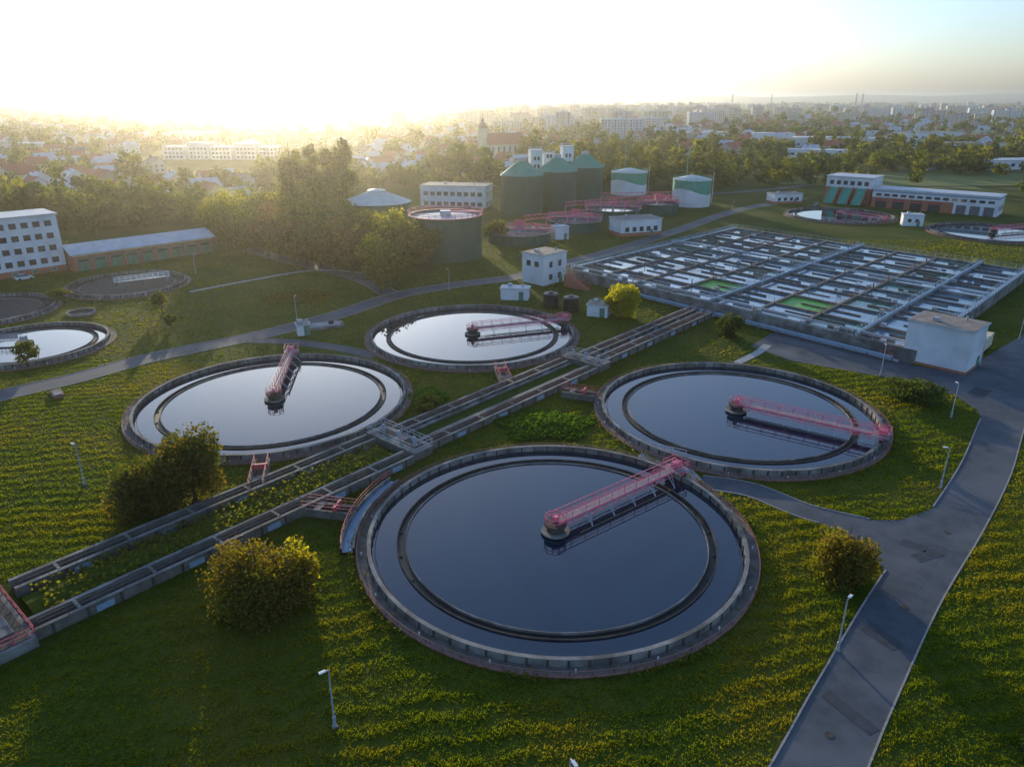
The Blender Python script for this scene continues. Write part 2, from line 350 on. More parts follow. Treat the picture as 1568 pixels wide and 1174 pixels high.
def chamber(s,w,l):
    b=MB((*O,0),CA); CH.append((s-l/2,s+l/2,-w/2,w/2))
    b.box(s,0,0,l,w,1.15,'concrete_brown'); b.box(s,0,1.15,l+.3,w+.3,.12,'concrete')
    b.box(s,w/4,1.27,l*.6,w*.3,.06,'concrete_dark'); b.box(s,-w/4,1.27,l*.6,w*.3,.06,'concrete_dark')
    for t in (-w*.32,0,w*.32):
        b.box(s,t,1.3,.2,.7,.8,'steel'); b.beam((s,t-.4,2.1),(s,t+.4,2.1),.1,.1,'steel')
        b.cyl(s,t,.18,2.1,2.5,'steel_blue',10)
    b.rail([(s-l/2,-w/2),(s+l/2,-w/2),(s+l/2,w/2),(s-l/2,w/2)],1.27,'steel',1.0,1.2,.05,True)
    b.obj('sluice_chamber')
chamber(48,10.0,3.2); chamber(92,8.5,3.2)
b=MB((*O,0),CA); b.box(-1.5,0,0,5,12.5,1.0,'concrete'); b.box(-1.5,0,1.0,4.2,11.8,.08,'concrete_dark'); b.rail([(-4,-6),(1,-6),(1,6),(-4,6)],1.0,'red_paint',1,1.5,.07,True); b.box(-1.5,3,1.08,2.4,2.2,.5,'concrete_brown'); b.box(-1.5,-2.5,1.08,2.8,3.4,.12,'concrete'); b.obj('inlet_chamber'); CH.append((-5,2,-6.5,6.5))
def sluice(p,q,w=2.0):
    p=np.array(p);q=np.array(q);L=np.linalg.norm(q-p);a=math.atan2(*(q-p)[::-1]); b=MB((*p,0),a)
    b.box(L/2,0,0,L,w-.6,.25,'concrete_dark')
    for s_ in (-1,1): b.box(L/2,s_*(w/2-.15),0,L,.3,1.0,'concrete_brown'); b.rail([(0,s_*(w/2-.15)),(L,s_*(w/2-.15))],1.0,'red_paint',.9,1.5,.05)
    b.box(L*.35,0,.9,.3,w,.7,'red_paint'); b.box(L*.7,0,.9,.8,w,.12,'concrete'); b.obj('tank_sluice')
    SL.append((p,q,w))
SL=[]
sluice(g(403,712),g(393,757)); sluice(g(545,792),g(468,783)); sluice(g(765,568),g(776,592)); sluice(g(912,612),g(862,605))
b=MB(); P=[g(*p) for p in [(985,690),(1045,702),(1075,735),(1040,745),(1010,716),(975,702)]]; b.prism(P,0,.1,'concrete_pale')
b.rail([g(990,688),g(1050,702)],.1,'steel',1.1,1.5,.07); b.obj('concrete_landing')
# ---------------------------------------------------------------- aeration basins
Lc=np.array([15.4,194.0]);Fc=np.array([73.0,126.0]);Bc=np.array([79.0,260.0]); U=Fc-Lc; Vv=Bc-Lc
def P2(u,v): r=Lc+U*u+Vv*v; return (float(r[0]),float(r[1]))
POLYS.append([P2(-.02,-.02),P2(1.02,-.02),P2(1.02,1.03),P2(-.02,1.03)])
b=MB(); zt=2.5
def wall(u0,v0,u1,v1,w,m='concrete',z=zt,z0=0,mb=None):
    p=np.array(P2(u0,v0));q=np.array(P2(u1,v1)); c_=(p+q)/2; L=np.linalg.norm(q-p)
    (mb or b).box(c_[0],c_[1],z0,L,w,z-z0,m,math.atan2(q[1]-p[1],q[0]-p[0]))
nV=9; us=[0,.125,.25,.375,.5,.625,.75,.875,1.0]
for i,u in enumerate(us):
    big=i in(0,4,7,8)
    wall(u,-.006,u,1.006,1.3 if big else .6,'concrete' if big else 'concrete_brown',zt+(.012 if big else 0))
for j in range(nV+1):
    v=j/nV; edge=j in(0,nV,5)
    wall(-.005,v,1.005,v,1.2 if edge else .6,'concrete' if edge else 'concrete_brown',zt-.02+(.014 if edge else 0))
for i in range(8):
    for j in range(nV):
        u=us[i]; du=.125; v=j/nV
        for vv in ((v+.34/nV,v+.68/nV) if (i*3+j)%3==0 else (v+.5/nV,)):
            if (i+j+(vv>v+.5/nV))%2: wall(u+.008,vv,u+du*.6,vv,.38,'concrete_brown',zt-.2)
            else: wall(u+du*.4,vv,u+du-.008,vv,.38,'concrete_brown',zt-.2)
bas=b.obj('aeration_basin')
w=MB(); 
for i in range(8):
    for j in range(nV):
        ms='algae' if (i,j) in((3,1),(5,1)) else 'water_murky' if (i*5+j*3)%6==0 else 'water_basin'
        z=1.9+.04*((i*7+j*3)%6)
        w.add([(*P2(us[i],j/nV),z),(*P2(us[i+1],j/nV),z),(*P2(us[i+1],(j+1)/nV),z),(*P2(us[i],(j+1)/nV),z)],[(0,1,2,3)],ms)
w.obj('water',bas)
b=MB()
for u in (0,.5,.875,1.0):
    wall(u,0,u,1,.9,'steel_blue',zt+.12,zt+.02,b)
    for o in (-.011,.011): b.rail([P2(u+o*.6,0),P2(u+o*.6,1)],zt,'steel_blue',1.1,2.5,.06)
for u in (.25,.75): b.rail([P2(u,0),P2(u,1)],zt,'brick_edge',1.1,2.5,.05)
for v in (0,3/9,5/9,1.0): b.rail([P2(0,v+.003),P2(1,v+.003)],zt,'steel',1.1,2.5,.05)
for v in (2/9,7/9): b.rail([P2(0,v),P2(1,v)],zt,'brick_edge',1.0,3.2,.05)
for v in (.02,.575): p=P2(0,v);q=P2(1,v); b.beam((*p,zt+.5),(*q,zt+.5),.35,.35,'steel')
for u in (.51,.88): p=P2(u,0);q=P2(u,1); b.beam((*p,zt+.55),(*q,zt+.55),.4,.4,'steel_blue')
for k in range(50):
    p=P2(random.choice(us[:-1]),random.randrange(9)/9); b.beam((*p,zt-.6),(*p,zt+random.uniform(.8,1.4)),.2,.2,random.choice(['steel','brick_edge','concrete_dark']))
for k in range(60):
    p=P2(random.random(),random.randrange(9)/9); b.box(p[0],p[1],zt,.9,.9,random.uniform(.3,.9),random.choice(['steel','white_render','concrete_pale']),.81)
b.obj('basin_walkways')
b=MB()
p=np.array(P2(.3,-.03));q=np.array(P2(.97,-.03))
b.beam((*p,.9),(*q,.9),.5,.5,'steel_blue'); b.beam((*(p+nv*1.1),.5),(*(q+nv*1.1),.5),.35,.35,'steel')
for t in np.linspace(0,1,14): x=p+(q-p)*t; b.beam((*x,0),(*x,.9),.3,.3,'concrete')
b.obj('pipe_run')
def stairs(name,P,a,n=12,w=1.6,rise=.2,run=.35,m='brick',rc='red_paint'):
    b=MB((*P,0),a)
    for i in range(n): b.box(i*run,0,0,run,w,(i+1)*rise,m)
    for s_ in (-w/2,w/2):
        b.beam((0,s_,1.1),(n*run,s_,n*rise+1.1),.08,.08,rc)
        for i in range(0,n+1,3): b.beam((i*run,s_,i*rise),(i*run,s_,i*rise+1.1),.06,.06,rc)
    b.obj(name)
stairs('access_stairs',g(900,444),math.radians(140),14,2.0,.22,.5); stairs('access_stairs',g(1345,545),math.radians(-20),14,1.5,.2,.5)
b=MB(); 
for px,py in ((1310,525),(1330,530),(1350,536)):
    x,y=g(px,py); b.beam((x,y,0),(x,y,2.2),.25,.25,'red_paint'); b.box(x,y,2.2,.9,.4,.3,'red_paint')
x,y=g(1310,525);x2,y2=g(1350,536); b.beam((x,y,1.4),(x2,y2,1.4),.3,.3,'red_paint'); b.obj('valve_manifold')
# ---------------------------------------------------------------- plant buildings
E1=math.radians(46.4)
def flatb(name,P,a,sx,sy,h,wm='white_render',rm='roof_flat',wins=(),base=None,door=True):
    b=MB((*P,0),a); b.box(0,0,0,sx,sy,h,wm); b.box(0,0,h,sx+.5,sy+.5,.25,'roof_pale'); b.box(0,0,h+.25,sx+.1,sy+.1,.08,rm)
    if base: b.box(0,0,0,sx+.08,sy+.08,base[1],base[0])
    for wn in wins: b.wins(0,0,sx,sy,*wn)
    if door: b.box(sx*.25,-sy/2-.06,0,1.1,.1,2.1,'green_door')
    b.box(-sx*.2,sy*.15,h+.33,1.0,1.0,.6,'steel'); b.cyl(sx*.3,-sy*.2,.2,h+.33,h+1.1,'steel',10)
    return b.obj(name)
P=g(833,430); flatb('pump_house',P,E1,9.0,7.5,7.6,wins=(('y-',2,2,1.2,3.2,1.2,1.5),('x-',2,1,4.6,3,1.4,1.4)))
flatb('switchgear_hut',g(789,457),math.radians(-8),6.6,3.4,2.6,rm='roof_pale')
flatb('switchgear_hut',g(917,482),math.radians(-20),4.6,3.8,2.5)
for px,py in ((843,470),(874,476)):
    x,y=g(px,py); b=MB((x,y,0)); b.lathe(0,0,[(1.8,0),(1.8,3.0),(1.65,3.25),(.5,3.5),(.5,3.7),(.01,3.7)],'black_plastic',28)
    for z in (.6,1.4,2.2): b.ring(0,0,1.8,1.87,z,z+.12,'black_plastic',28)
    b.obj('storage_tank',smooth=False)
P=g(1438,562); flatb('blower_house',(P[0]+1.5,P[1]+2.5),E1-.05,8.2,10.6,7.6,wins=(('x+',1,1,4.5,3,1.2,1.2),),base=('brick',.5))
x,y=g(1500,536); b=MB((x,y,0),E1); 
b.beam((-3,0,1.9),(3,0,1.9),2.4,2.4,'cream_render'); b.beam((-3.3,0,1.9),(-3,0,1.9),1.8,1.8,'cream_render'); b.beam((3,0,1.9),(3.3,0,1.9),1.8,1.8,'cream_render')
for xx in (-2,2): b.box(xx,0,0,.5,2,.8,'concrete')
b.obj('pressure_vessel')
b=MB((-139.6,196.5,0),E1); sx,sy,h=30,12,15.4
b.box(0,0,0,sx,sy,h,'white_render'); b.box(0,0,0,sx+.1,sy+.1,1.6,'brick'); b.box(0,0,h,sx+.8,sy+.8,.35,'roof_pale'); b.box(-3,0,h+.35,6,5,2.2,'white_render')
for s_,c_ in (('y-',10),('x+',3)): b.wins(0,0,sx,sy,s_,c_,4,2.6,3.3,1.7,1.5)
b.wins(0,0,sx,sy,'y-',6,1,.4,3,1.2,.8,gl='green_door'); b.obj('office_building')
b=MB((-111.0,218.3,0),E1); sx,sy,h=40,10,4.8
b.box(0,0,0,sx,sy,h,'brick'); b.gable(0,0,sx,sy,h,1.9,'roof_pale','brick',.7); b.box(0,-sy/2-.03,h-.7,sx,.1,.45,'cream_render')
for i in range(9):
    x=-sx/2+2.6+i*4.35; b.box(x,-sy/2-.05,0,3.1,.12,3.5,'green_door'); b.box(x,-sy/2-.09,0,.06,.14,3.5,'concrete_dark'); b.box(x,-sy/2-.1,2.5,2.7,.06,.6,'glass')
    b.box(x+2.17,-sy/2-.1,0,.5,.3,4.05,'brick_edge')
b.wins(0,0,sx,sy,'x+',2,1,1.4,3,1.2,1.1); b.obj('garage_building')
def car(P,a,m):
    b=MB((*P,.0),a)
    def loft(sec,mm):
        vs=[];k=len(sec[0][1])
        for x,pr in sec:
            for y,z in pr: vs.append((x,y,z))
        fs=[(i*k+j,i*k+(j+1)%k,(i+1)*k+(j+1)%k,(i+1)*k+j) for i in range(len(sec)-1) for j in range(k)]+[tuple(range(k)),tuple(range((len(sec)-1)*k,len(sec)*k))]
        b.add(vs,fs,mm)
    def sec(w,z0,z1): return [(-w,z0),(w,z0),(w+.04,(z0+z1)/2),(w-.05,z1),(-w+.05,z1),(-w-.04,(z0+z1)/2)]
    loft([(-2.1,sec(.75,.35,.8)),(-1.9,sec(.82,.25,.95)),(-.6,sec(.85,.22,1.0)),(1.0,sec(.85,.22,.95)),(1.95,sec(.8,.25,.75)),(2.1,sec(.7,.35,.65))],m)
    loft([(-1.8,sec(.68,.95,1.0)),(-1.2,sec(.64,.95,1.42)),(.2,sec(.64,.95,1.45)),(1.05,sec(.7,.93,.97))],'glass'); b.box(-.5,0,1.43,1.5,1.15,.05,m)
    for x in (-1.3,1.3):
        for y in (-.82,.82):
            n=14; vs=[(x+.33*math.cos(2*math.pi*i/n),yy,.33+.33*math.sin(2*math.pi*i/n)) for yy in (y-.1,y+.1) for i in range(n)]
            b.add(vs,[tuple(range(n)),tuple(range(n,2*n))]+[(i,(i+1)%n,n+(i+1)%n,n+i) for i in range(n)],'tyre')
    b.obj('parked_car')
car(g(143,406),E1+1.4,'car_silver'); car(g(1325,308),.3,'white_render'); car(g(1250,316),.9,'car_silver'); car(g(38,428),E1,'white_render')
for px,Y in ((799,313),(852,331),(894,351)):
    x=gx(px,Y); b=MB((x,Y,0)); r=8.6
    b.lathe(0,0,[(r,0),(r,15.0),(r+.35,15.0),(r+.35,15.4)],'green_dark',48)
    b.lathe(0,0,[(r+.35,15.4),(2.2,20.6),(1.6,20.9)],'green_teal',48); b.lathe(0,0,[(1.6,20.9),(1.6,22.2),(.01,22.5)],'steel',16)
    for i in range(48): a=2*math.pi*i/48; b.box((r+.03)*math.cos(a),(r+.03)*math.sin(a),0,.1,.12,14.9,'green_dark',a)
    for i in range(24):
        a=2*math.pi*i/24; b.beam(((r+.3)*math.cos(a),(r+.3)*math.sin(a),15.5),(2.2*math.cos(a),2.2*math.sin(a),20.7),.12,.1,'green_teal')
    b.rail([((r+.2)*math.cos(i*math.pi/12),(r+.2)*math.sin(i*math.pi/12)) for i in range(24)],15.4,'steel',1.0,2.5,.08,True)
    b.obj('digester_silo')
for px,Y,hh in ((819,336,23.5),(866,354,24),(838,350,21)):
    b=MB((gx(px,Y),Y,0),.2); b.box(0,0,0,5.2,5.2,hh,'white_render'); b.box(0,0,hh,5.6,5.6,.4,'roof_pale'); b.wins(0,0,5.2,5.2,'y-',2,6,3,3.3,1.0,1.6); b.wins(0,0,5.2,5.2,'x+',2,6,3,3.3,1.0,1.6); b.rail([(-2.6,-2.6),(2.6,-2.6),(2.6,2.6),(-2.6,2.6)],hh+.4,'steel',1.1,1.3,.08,True); b.obj('stair_tower')
for px,Y,r,he,sp in ((962,379,8.9,10.5,1),(1057,336,8.4,11.2,0)):
    b=MB((gx(px,Y),Y,0)); b.lathe(0,0,[(r,0),(r,he*.45)],'white_render',48)
    n=48; vs=[];
    for i in range(n): a=2*math.pi*i/n; vs.append(((r)*math.cos(a),(r)*math.sin(a),he*.45)); 
    for i in range(n): a=2*math.pi*i/n; vs.append(((r+.01)*math.cos(a),(r+.01)*math.sin(a),he*(.58+.12*math.sin(2*a))))
    for i in range(n): a=2*math.pi*i/n; vs.append(((r)*math.cos(a),(r)*math.sin(a),he))
    b.add(vs,[(i,(i+1)%n,n+(i+1)%n,n+i) for i in range(n)],'white_render'); b.add(vs,[(n+i,n+(i+1)%n,2*n+(i+1)%n,2*n+i) for i in range(n)],'green_teal')
    b.lathe(0,0,[(r+.2,he),(r+.2,he+.3),(1,he+1.9),(.01,he+2)],'roof_sheen',48)
    b.beam((-2,3,he),(-2,3,he+12),.25,.25,'green_teal'); b.beam((r+1,0,0),(r+1,0,he+3),.2,.2,'steel')
    b.rail([((r+.1)*math.cos(i*math.pi/12),(r+.1)*math.sin(i*math.pi/12)) for i in range(24)],he+.3,'green_teal',1.0,2.5,.08,True); b.obj('gas_holder')
x=gx(581,256); b=MB((x,256,0)); b.lathe(0,0,[(11,0),(11,11.6),(11.6,11.6),(11.6,12)],'green_dark',64); b.lathe(0,0,[(11.6,12),(3,15.2),(3,15.8),(.01,16.4)],'roof_sheen',64)
for i in range(32): a=2*math.pi*i/32; b.beam((11.5*math.cos(a),11.5*math.sin(a),12.08),(3*math.cos(a),3*math.sin(a),15.25),.14,.12,'roof_pale')
b.obj('sludge_tank')
x=gx(684,223); b=MB((x,223,0)); b.lathe(0,0,[(10.7,0),(10.7,12.5),(10.3,12.5),(10.3,11.8),(.01,12.4)],'green_dark',64)
for z in (3,6,9): b.ring(0,0,10.7,10.78,z,z+.15,'green_dark',64)
for i in range(64): a=2*math.pi*i/64; b.box(10.72*math.cos(a),10.72*math.sin(a),0,.08,.1,12.3,'green_dark',a)
b.lathe(0,0,[(10.2,11.85),(.01,12.45)],'roof_pale',64)
b.ring(0,0,10.4,11.3,12.5,12.62,'pink_paint',64)
b.rail([(11.2*math.cos(i*math.pi/18),11.2*math.sin(i*math.pi/18)) for i in range(36)],12.6,'pink_paint',1.2,2,.12,True)
b.box(0,0,12.3,3,3,1.3,'steel'); b.beam((0,0,13.3),(10.8,0,13.3),1.2,.3,'pink_paint'); b.obj('sludge_tank')
TANKS+= [(gx(581,256),256,12),(gx(684,223),223,12)]
th=[(795,247,10.4,3.4),(880,271,9.6,3.6),(938,298,11,4),(1006,314,8.6,4)]
for px,Y,r,h in th:
    x=gx(px,Y); TANKS.append((x,Y,r+1)); b=MB((x,Y,0),random.uniform(-.3,.2)); b.ring(0,0,r-.4,r,0,h,'green_dark',56); b.ring(0,0,r-.5,r+.5,h,h+.12,'concrete',56)
    b.disc(0,0,r-.4,h-.9,'water_basin',56)
    for i in range(28): a=2*math.pi*i/28; b.box((r+.06)*math.cos(a),(r+.06)*math.sin(a),0,.15,.2,h-.01,'green_dark',a)
    b.rail([((r+.3)*math.cos(i*math.pi/14),(r+.3)*math.sin(i*math.pi/14)) for i in range(28)],h+.1,'pink_paint',1.1,2.5,.07,True)
    b.box(0,0,h+1.0,2*r+1,1.7,.2,'deck_grating')
    for s_ in (-.88,.88):
        b.rail([(-r-.4,s_),(r+.4,s_)],h+1.2,'pink_paint',1.2,1.6,.09); b.beam((-r,s_,h+.85),(r,s_,h+.85),.15,.4,'pink_paint')
    b.box(0,0,h+1.2,2.6,2.2,1.8,'pink_paint'); b.gable(0,0,2.6,2.2,h+3.0,.7,'red_paint','pink_paint',.2)
    b.box(r*.55,1.9,h+1.0,3.0,1.9,.2,'deck_grating'); b.box(r*.55,1.9,h+1.2,1.4,1.2,1.1,'pink_paint')
    for xx in (-r+.2,r-.2): b.box(xx,0,h+.1,.5,1.6,.9,'pink_paint')
    b.beam((0,0,h-1),(0,0,h+1),.8,.8,'steel')
    b.obj('sludge_thickener')
b=MB()
def truss(p,q,z,m='pink_paint'):
    p=np.array(p);q=np.array(q);L=np.linalg.norm(q-p);k=int(L/2.2)
    for zz in (z,z+1.5): b.beam((*p,zz),(*q,zz),.35 if zz==z else .18,.22,m)
    for i in range(k):
        a=p+(q-p)*i/k;c=p+(q-p)*(i+1)/k; b.beam((*a,z),(*a,z+1.5),.12,.12,m); b.beam((*a,z),(*c,z+1.5),.09,.09,m)
    for i in range(0,k+1,4): a=p+(q-p)*i/max(k,1); b.beam((*a,0),(*a,z),.3,.3,m)
c_=[(gx(px,Y),Y) for px,Y,_,_ in th]
truss((c_[0][0]+2,c_[0][1]+6),(c_[1][0]+6,c_[1][1]-3),6.2); truss((c_[1][0]-3,c_[1][1]+9),(c_[2][0]+8,c_[2][1]-2),7.2); truss((c_[2][0]-4,c_[2][1]+9),(c_[3][0]+6,c_[3][1]-2),7.2)
b.obj('pipe_bridge')
flatb('sludge_building',(gx(972,262),262),math.radians(20),16,9,5.6,rm='roof_grey',wins=(('y-',5,1,1.6,3,1.5,1.6),('x+',2,1,1.6,3,1.5,1.6)),base=('brick',1.2))
flatb('sludge_building',(gx(857,252),252),math.radians(20),5,4,4.2,rm='roof_pale')
flatb('laboratory_building',(gx(700,328),328),math.radians(-12),29,13,9.8,rm='roof_grey',wins=(('y-',9,2,1.6,4.2,2.0,1.7),('x+',3,2,1.6,4.2,1.6,1.7)),base=('brick',1.1))
b=MB((182,321,0),math.radians(-40)); b.box(0,0,0,48,14,7.6,'white_render'); b.box(0,0,7.6,48.6,14.6,.4,'roof_pale'); b.box(0,0,8.0,46,12.5,.1,'roof_pale')
b.box(-8,0,0,32.1,14.1,4.4,'brick'); b.box(0,0,6.7,48.1,14.1,.6,'steel_blue'); b.wins(0,0,48,14,'y-',14,1,5.0,3,2.2,1.1)
for i in range(4): b.box(-20+i*7,-7.08,0,4.6,.14,3.8,'concrete_dark'); b.box(-20+i*7,-7.12,3.0,4.6,.12,.5,'red_paint')
for i in range(3): b.box(11+i*5,-7.08,0,3.6,.14,3.6,'roof_grey')
b.wins(0,0,48,14,'x+',3,1,2.0,3,2,2); b.obj('workshop_building')
b=MB((158,348,0),math.radians(-40)); b.box(0,0,0,20,16,11.5,'white_render'); b.box(0,0,0,20.1,16.1,7,'brick'); b.box(0,0,11.5,20.8,16.8,.4,'roof_pale'); b.wins(0,0,20,16,'y-',6,1,8.2,3,1.8,1.8)
for i in range(3):
    x=-6+i*6; b.add([(x-2,-8.1,7),(x+2,-8.1,7),(x+2,-15,.4),(x-2,-15,.4)],[(0,1,2,3)],'green_teal')
    for s_ in (-2.1,2.1): b.beam((x+s_,-8.1,7.1),(x+s_,-15,.5),.3,.7,'brick')
b.obj('screen_building')
flatb('gatehouse',(gx(1200,345),345),.2,14,7,4.2,rm='roof_grey',wins=(('y-',4,1,1.3,3,1.4,1.4),),base=('brick',1))
flatb('electrical_hut',g(1395,345),-.3,7,5,4,rm='roof_pale',wins=(('y-',2,1,1.5,3,1.2,1.2),))
flatb('control_hut',g(465,512),.4,2.4,2.0,2.2); 
b=MB((*g(500,500),0),.35); b.box(0,0,0,7,4,.5,'concrete'); b.box(0,0,.5,5.5,2.8,.12,'concrete_pale'); b.box(1,0,.62,1,1,.6,'concrete_dark'); b.obj('valve_pit')
b=MB((*g(88,605),0),.7); b.box(0,0,0,1.6,3.2,.5,'brick_edge'); b.box(0,0,.5,1.2,2.8,.1,'concrete'); b.obj('inspection_pit')
b=MB((*g(125,480),0)); b.ring(0,0,2.6,3.0,0,.5,'concrete',32); b.disc(0,0,2.6,.1,'concrete_dark',32); b.obj('round_manhole')
def lamp(px,py,h=5.5,a=0.5):
    b=MB((*g(px,py),0),a); b.lathe(0,0,[(.14,0),(.14,1.0),(.08,1.05),(.055,h)],'steel',8); b.beam((0,0,h),(.35,0,h+.08),.07,.07,'steel')
    b.box(.5,0,h+.04,.5,.24,.1,'lamp_white'); b.box(.5,0,h,.4,.16,.04,'glass'); b.box(0,0,0,.4,.4,.12,'concrete'); b.obj('street_lamp')
for px,py in ((1282,997),(1440,747),(513,1112),(870,1255),(1348,575),(1456,640),(455,492),(688,446),(130,742),(1500,560),(1165,455),(1560,520),(1120,330),(300,420)): lamp(px,py,a=random.uniform(0,6))
# ---------------------------------------------------------------- vegetation
def quads(P,size,flat=0.0):
    n=len(P); a=rng.normal(size=(n,3)); a[:,2]*=(1-flat); a/=np.linalg.norm(a,axis=1)[:,None]
    b_=rng.normal(size=(n,3)); b_-=a*(a*b_).sum(1)[:,None]; b_/=np.linalg.norm(b_,axis=1)[:,None]
    s=size*rng.uniform(.6,1.25,n)[:,None]/2
    return np.stack([P-a*s-b_*s*.6,P+a*s*.4-b_*s,P+a*s+b_*s*.5,P-a*s*.5+b_*s],1).reshape(-1,3)
def crown_pts(n,h0,h1,r,nb=14,fill=.45,cone=0,k0=.35,k1=.72):
    cz=(h0+h1)/2; rz=(h1-h0)/2; c=[]
    for i in range(nb):
        d=rng.normal(size=3); d/=np.linalg.norm(d); k=rng.uniform(k0,k1)
        rr=r*(1-cone*max(0,d[2])*.5)
        c.append((d[0]*rr*k,d[1]*rr*k,cz+d[2]*rz*k,rng.uniform(.30,.5)))
    c=np.array(c); idx=rng.integers(0,nb,n); d=rng.normal(size=(n,3)); d/=np.linalg.norm(d,axis=1)[:,None]
    rad=rng.uniform(fill,1.0,n)**.7*rng.uniform(.85,1.12,n)
    P=c[idx,:3]+d*(rad*c[idx,3])[:,None]*np.array([r,r,min(rz,r*1.4)])
    P[:,2]=np.abs(P[:,2])+.08; return P,idx
def tree(name,x,y,h,r,n,leaf,mats,h0=1.0,nb=16,cone=0,k0=.35,k1=.72,cb=None):
    t=MB((x,y,0)); tr=max(.1,h*.028); hb=h0+(h-h0)*.55
    t.lathe(0,0,[(tr*1.5,0),(tr,h0*.5),(tr*.8,h0+.2),(tr*.4,hb),(.02,h*.9)],'bark',8)
    for i in range(6):
        a=i*1.05+random.random(); z=h0+(h-h0)*random.uniform(.05,.45); q_=random.uniform(.5,.75)*r
        t.beam((0,0,z),(q_*math.cos(a),q_*math.sin(a),z+q_*.7),tr*.5,tr*.5,'bark')
    P,idx=crown_pts(n,h0*.6 if cb is None else cb,h,r,nb,cone=cone,k0=k0,k1=k1); P+=np.array([x,y,0]); V=quads(P,leaf)
    mi=((idx*7919)%5<2).astype(int); fl=rng.random(n)<.2; mi[fl]=1-mi[fl]
    e=t.obj(name); np_mesh('foliage',V,4,mats,mi,e)
LG=('leaf_green','leaf_light'); LO=('leaf_green','leaf_olive'); LY=('leaf_yellow','leaf_yellow'); LL=('leaf_light','leaf_yellow'); LP=('leaf_purple','leaf_olive')
x,y=g(400,925); tree('round_bush',x,y,7.6,5.3,16000,.26,('leaf_olive','leaf_light'),.4,34,0,.3,.7,cb=-2.6)
x,y=g(456,905); tree('round_bush',x,y,6.2,3.3,6000,.26,('leaf_yellow','leaf_olive'),.4,18,0,.25,.62,cb=-2.0)
x,y=g(300,768); tree('broadleaf_tree',x,y,10.6,4.8,13000,.3,LO,1.0,26,cb=-1)
x,y=g(228,782); tree('broadleaf_tree',x,y,7.0,4.8,11000,.3,LO,.5,24,cb=-2.5)
x,y=g(1290,880); tree('round_bush',x,y,6.4,3.9,11000,.25,('leaf_olive','leaf_light'),.4,26,0,.3,.68,cb=-2.2)
x,y=g(953,486); tree('yellow_tree',x,y,8.2,4.9,8000,.38,LY,1.0,18,cb=0)
x,y=g(1117,514); tree('conifer_bush',x,y,4.8,3.1,4000,.3,('leaf_green','leaf_green'),.3,12,cb=-1)
x,y=g(1395,608); tree('low_shrub',x,y,2.4,5.8,5000,.32,('leaf_green','leaf_green'),.2,20)
x,y=g(1568,1140); tree('round_bush',x+1,y-1.5,3.2,2.2,4000,.25,LG,.3,12,cb=-1)
for px,py,h,r in ((249,482,6,2.1),(263,502,3,1.3),(42,562,5,2.6),(92,462,3,3),(655,630,2.5,2.2)):
    x,y=g(px,py); tree('young_tree',x,y,h,r,1600,.32,LG,.6,9)
mid=[(412,392,17,8.5,LP),(378,386,14,7,LG),(452,402,14,7,LP),(492,408,14,7.5,LO),(540,420,14,8,LP),(515,398,17,7,LO),(582,428,14,6.5,LL),(583,450,11,5.8,LG),(606,420,17,7,LG),(612,405,17,6.5,LL),(655,404,12,5.8,LG),(640,414,10,5,LG),(575,400,17,7,LL),(552,402,15,7,LO),(430,398,12,6,LP),(478,398,14,7,LO),(600,436,12,5.5,LG),(470,408,10,6,LP),(515,412,12,7,LP),
     (352,378,18,8,LG),(335,370,15,7,LG),(437,372,16,8,LG),(395,368,16,9,LG),(470,384,17,7,LG),(760,372,8,5,LG),(520,372,16,8,LG),(365,365,17,8,LL),(535,380,17,8,LG),(450,360,18,8,LG),(415,360,17,8,LL),(500,362,18,8,LG),(380,352,16,8,LG),(548,360,14,7,LL),
     (100,352,9,6,LG),(135,350,10,6,LL),(172,346,10,6,LG),(208,342,11,7,LG),(245,342,12,7,LL),(278,344,12,7,LG),(306,352,13,7,LG),(322,362,14,7,LG),(345,350,15,8,LL)]
for px,py,h,r,mm in mid:
    x,y=g(px,py); tree('broadleaf_tree',x,y,h,r,2300,.62,mm,1.2,16)
for dx in (0,5,10,-6):
    x,y=g(485,352); tree('poplar_tree',x+dx,y+dx*.8,34+random.uniform(-4,3),4.8,3400,.9,LG,2,24,.5)
x,y=g(503,352); tree('conifer_tree',x,y,15,3.4,1500,.6,('leaf_green','leaf_green'),1,14,.9)
def cover(name,cpx,rx,ry,n,hh,mt='weed'):
    x,y=g(*cpx); a=rng.uniform(0,6.283,n); rr=np.sqrt(rng.random(n))*(1+.15*np.sin(a*5)); P=np.stack([x+rx*rr*np.cos(a),y+ry*rr*np.sin(a),rng.random(n)*hh*(1.15-rr*.8)+.05],1)
    np_mesh(name,quads(P,.35,.4),4,[mt])
cover('ground_cover_shrubs',(835,652),7,5.2,7000,.8); cover('ground_cover_shrubs',(655,612),3,5,2000,.6); cover('ground_cover_shrubs',(455,455),9,6,1800,.4,'leaf_olive')
n=2500; s=rng.uniform(3,45,n); t=rng.uniform(-2.4,3,n); P=O+dv*s[:,None]+nv*t[:,None]; P=np.concatenate([P,(.5+rng.random(n)*.7)[:,None]],1); np_mesh('berm_weeds',quads(P,.35,.3),4,['leaf_light'])
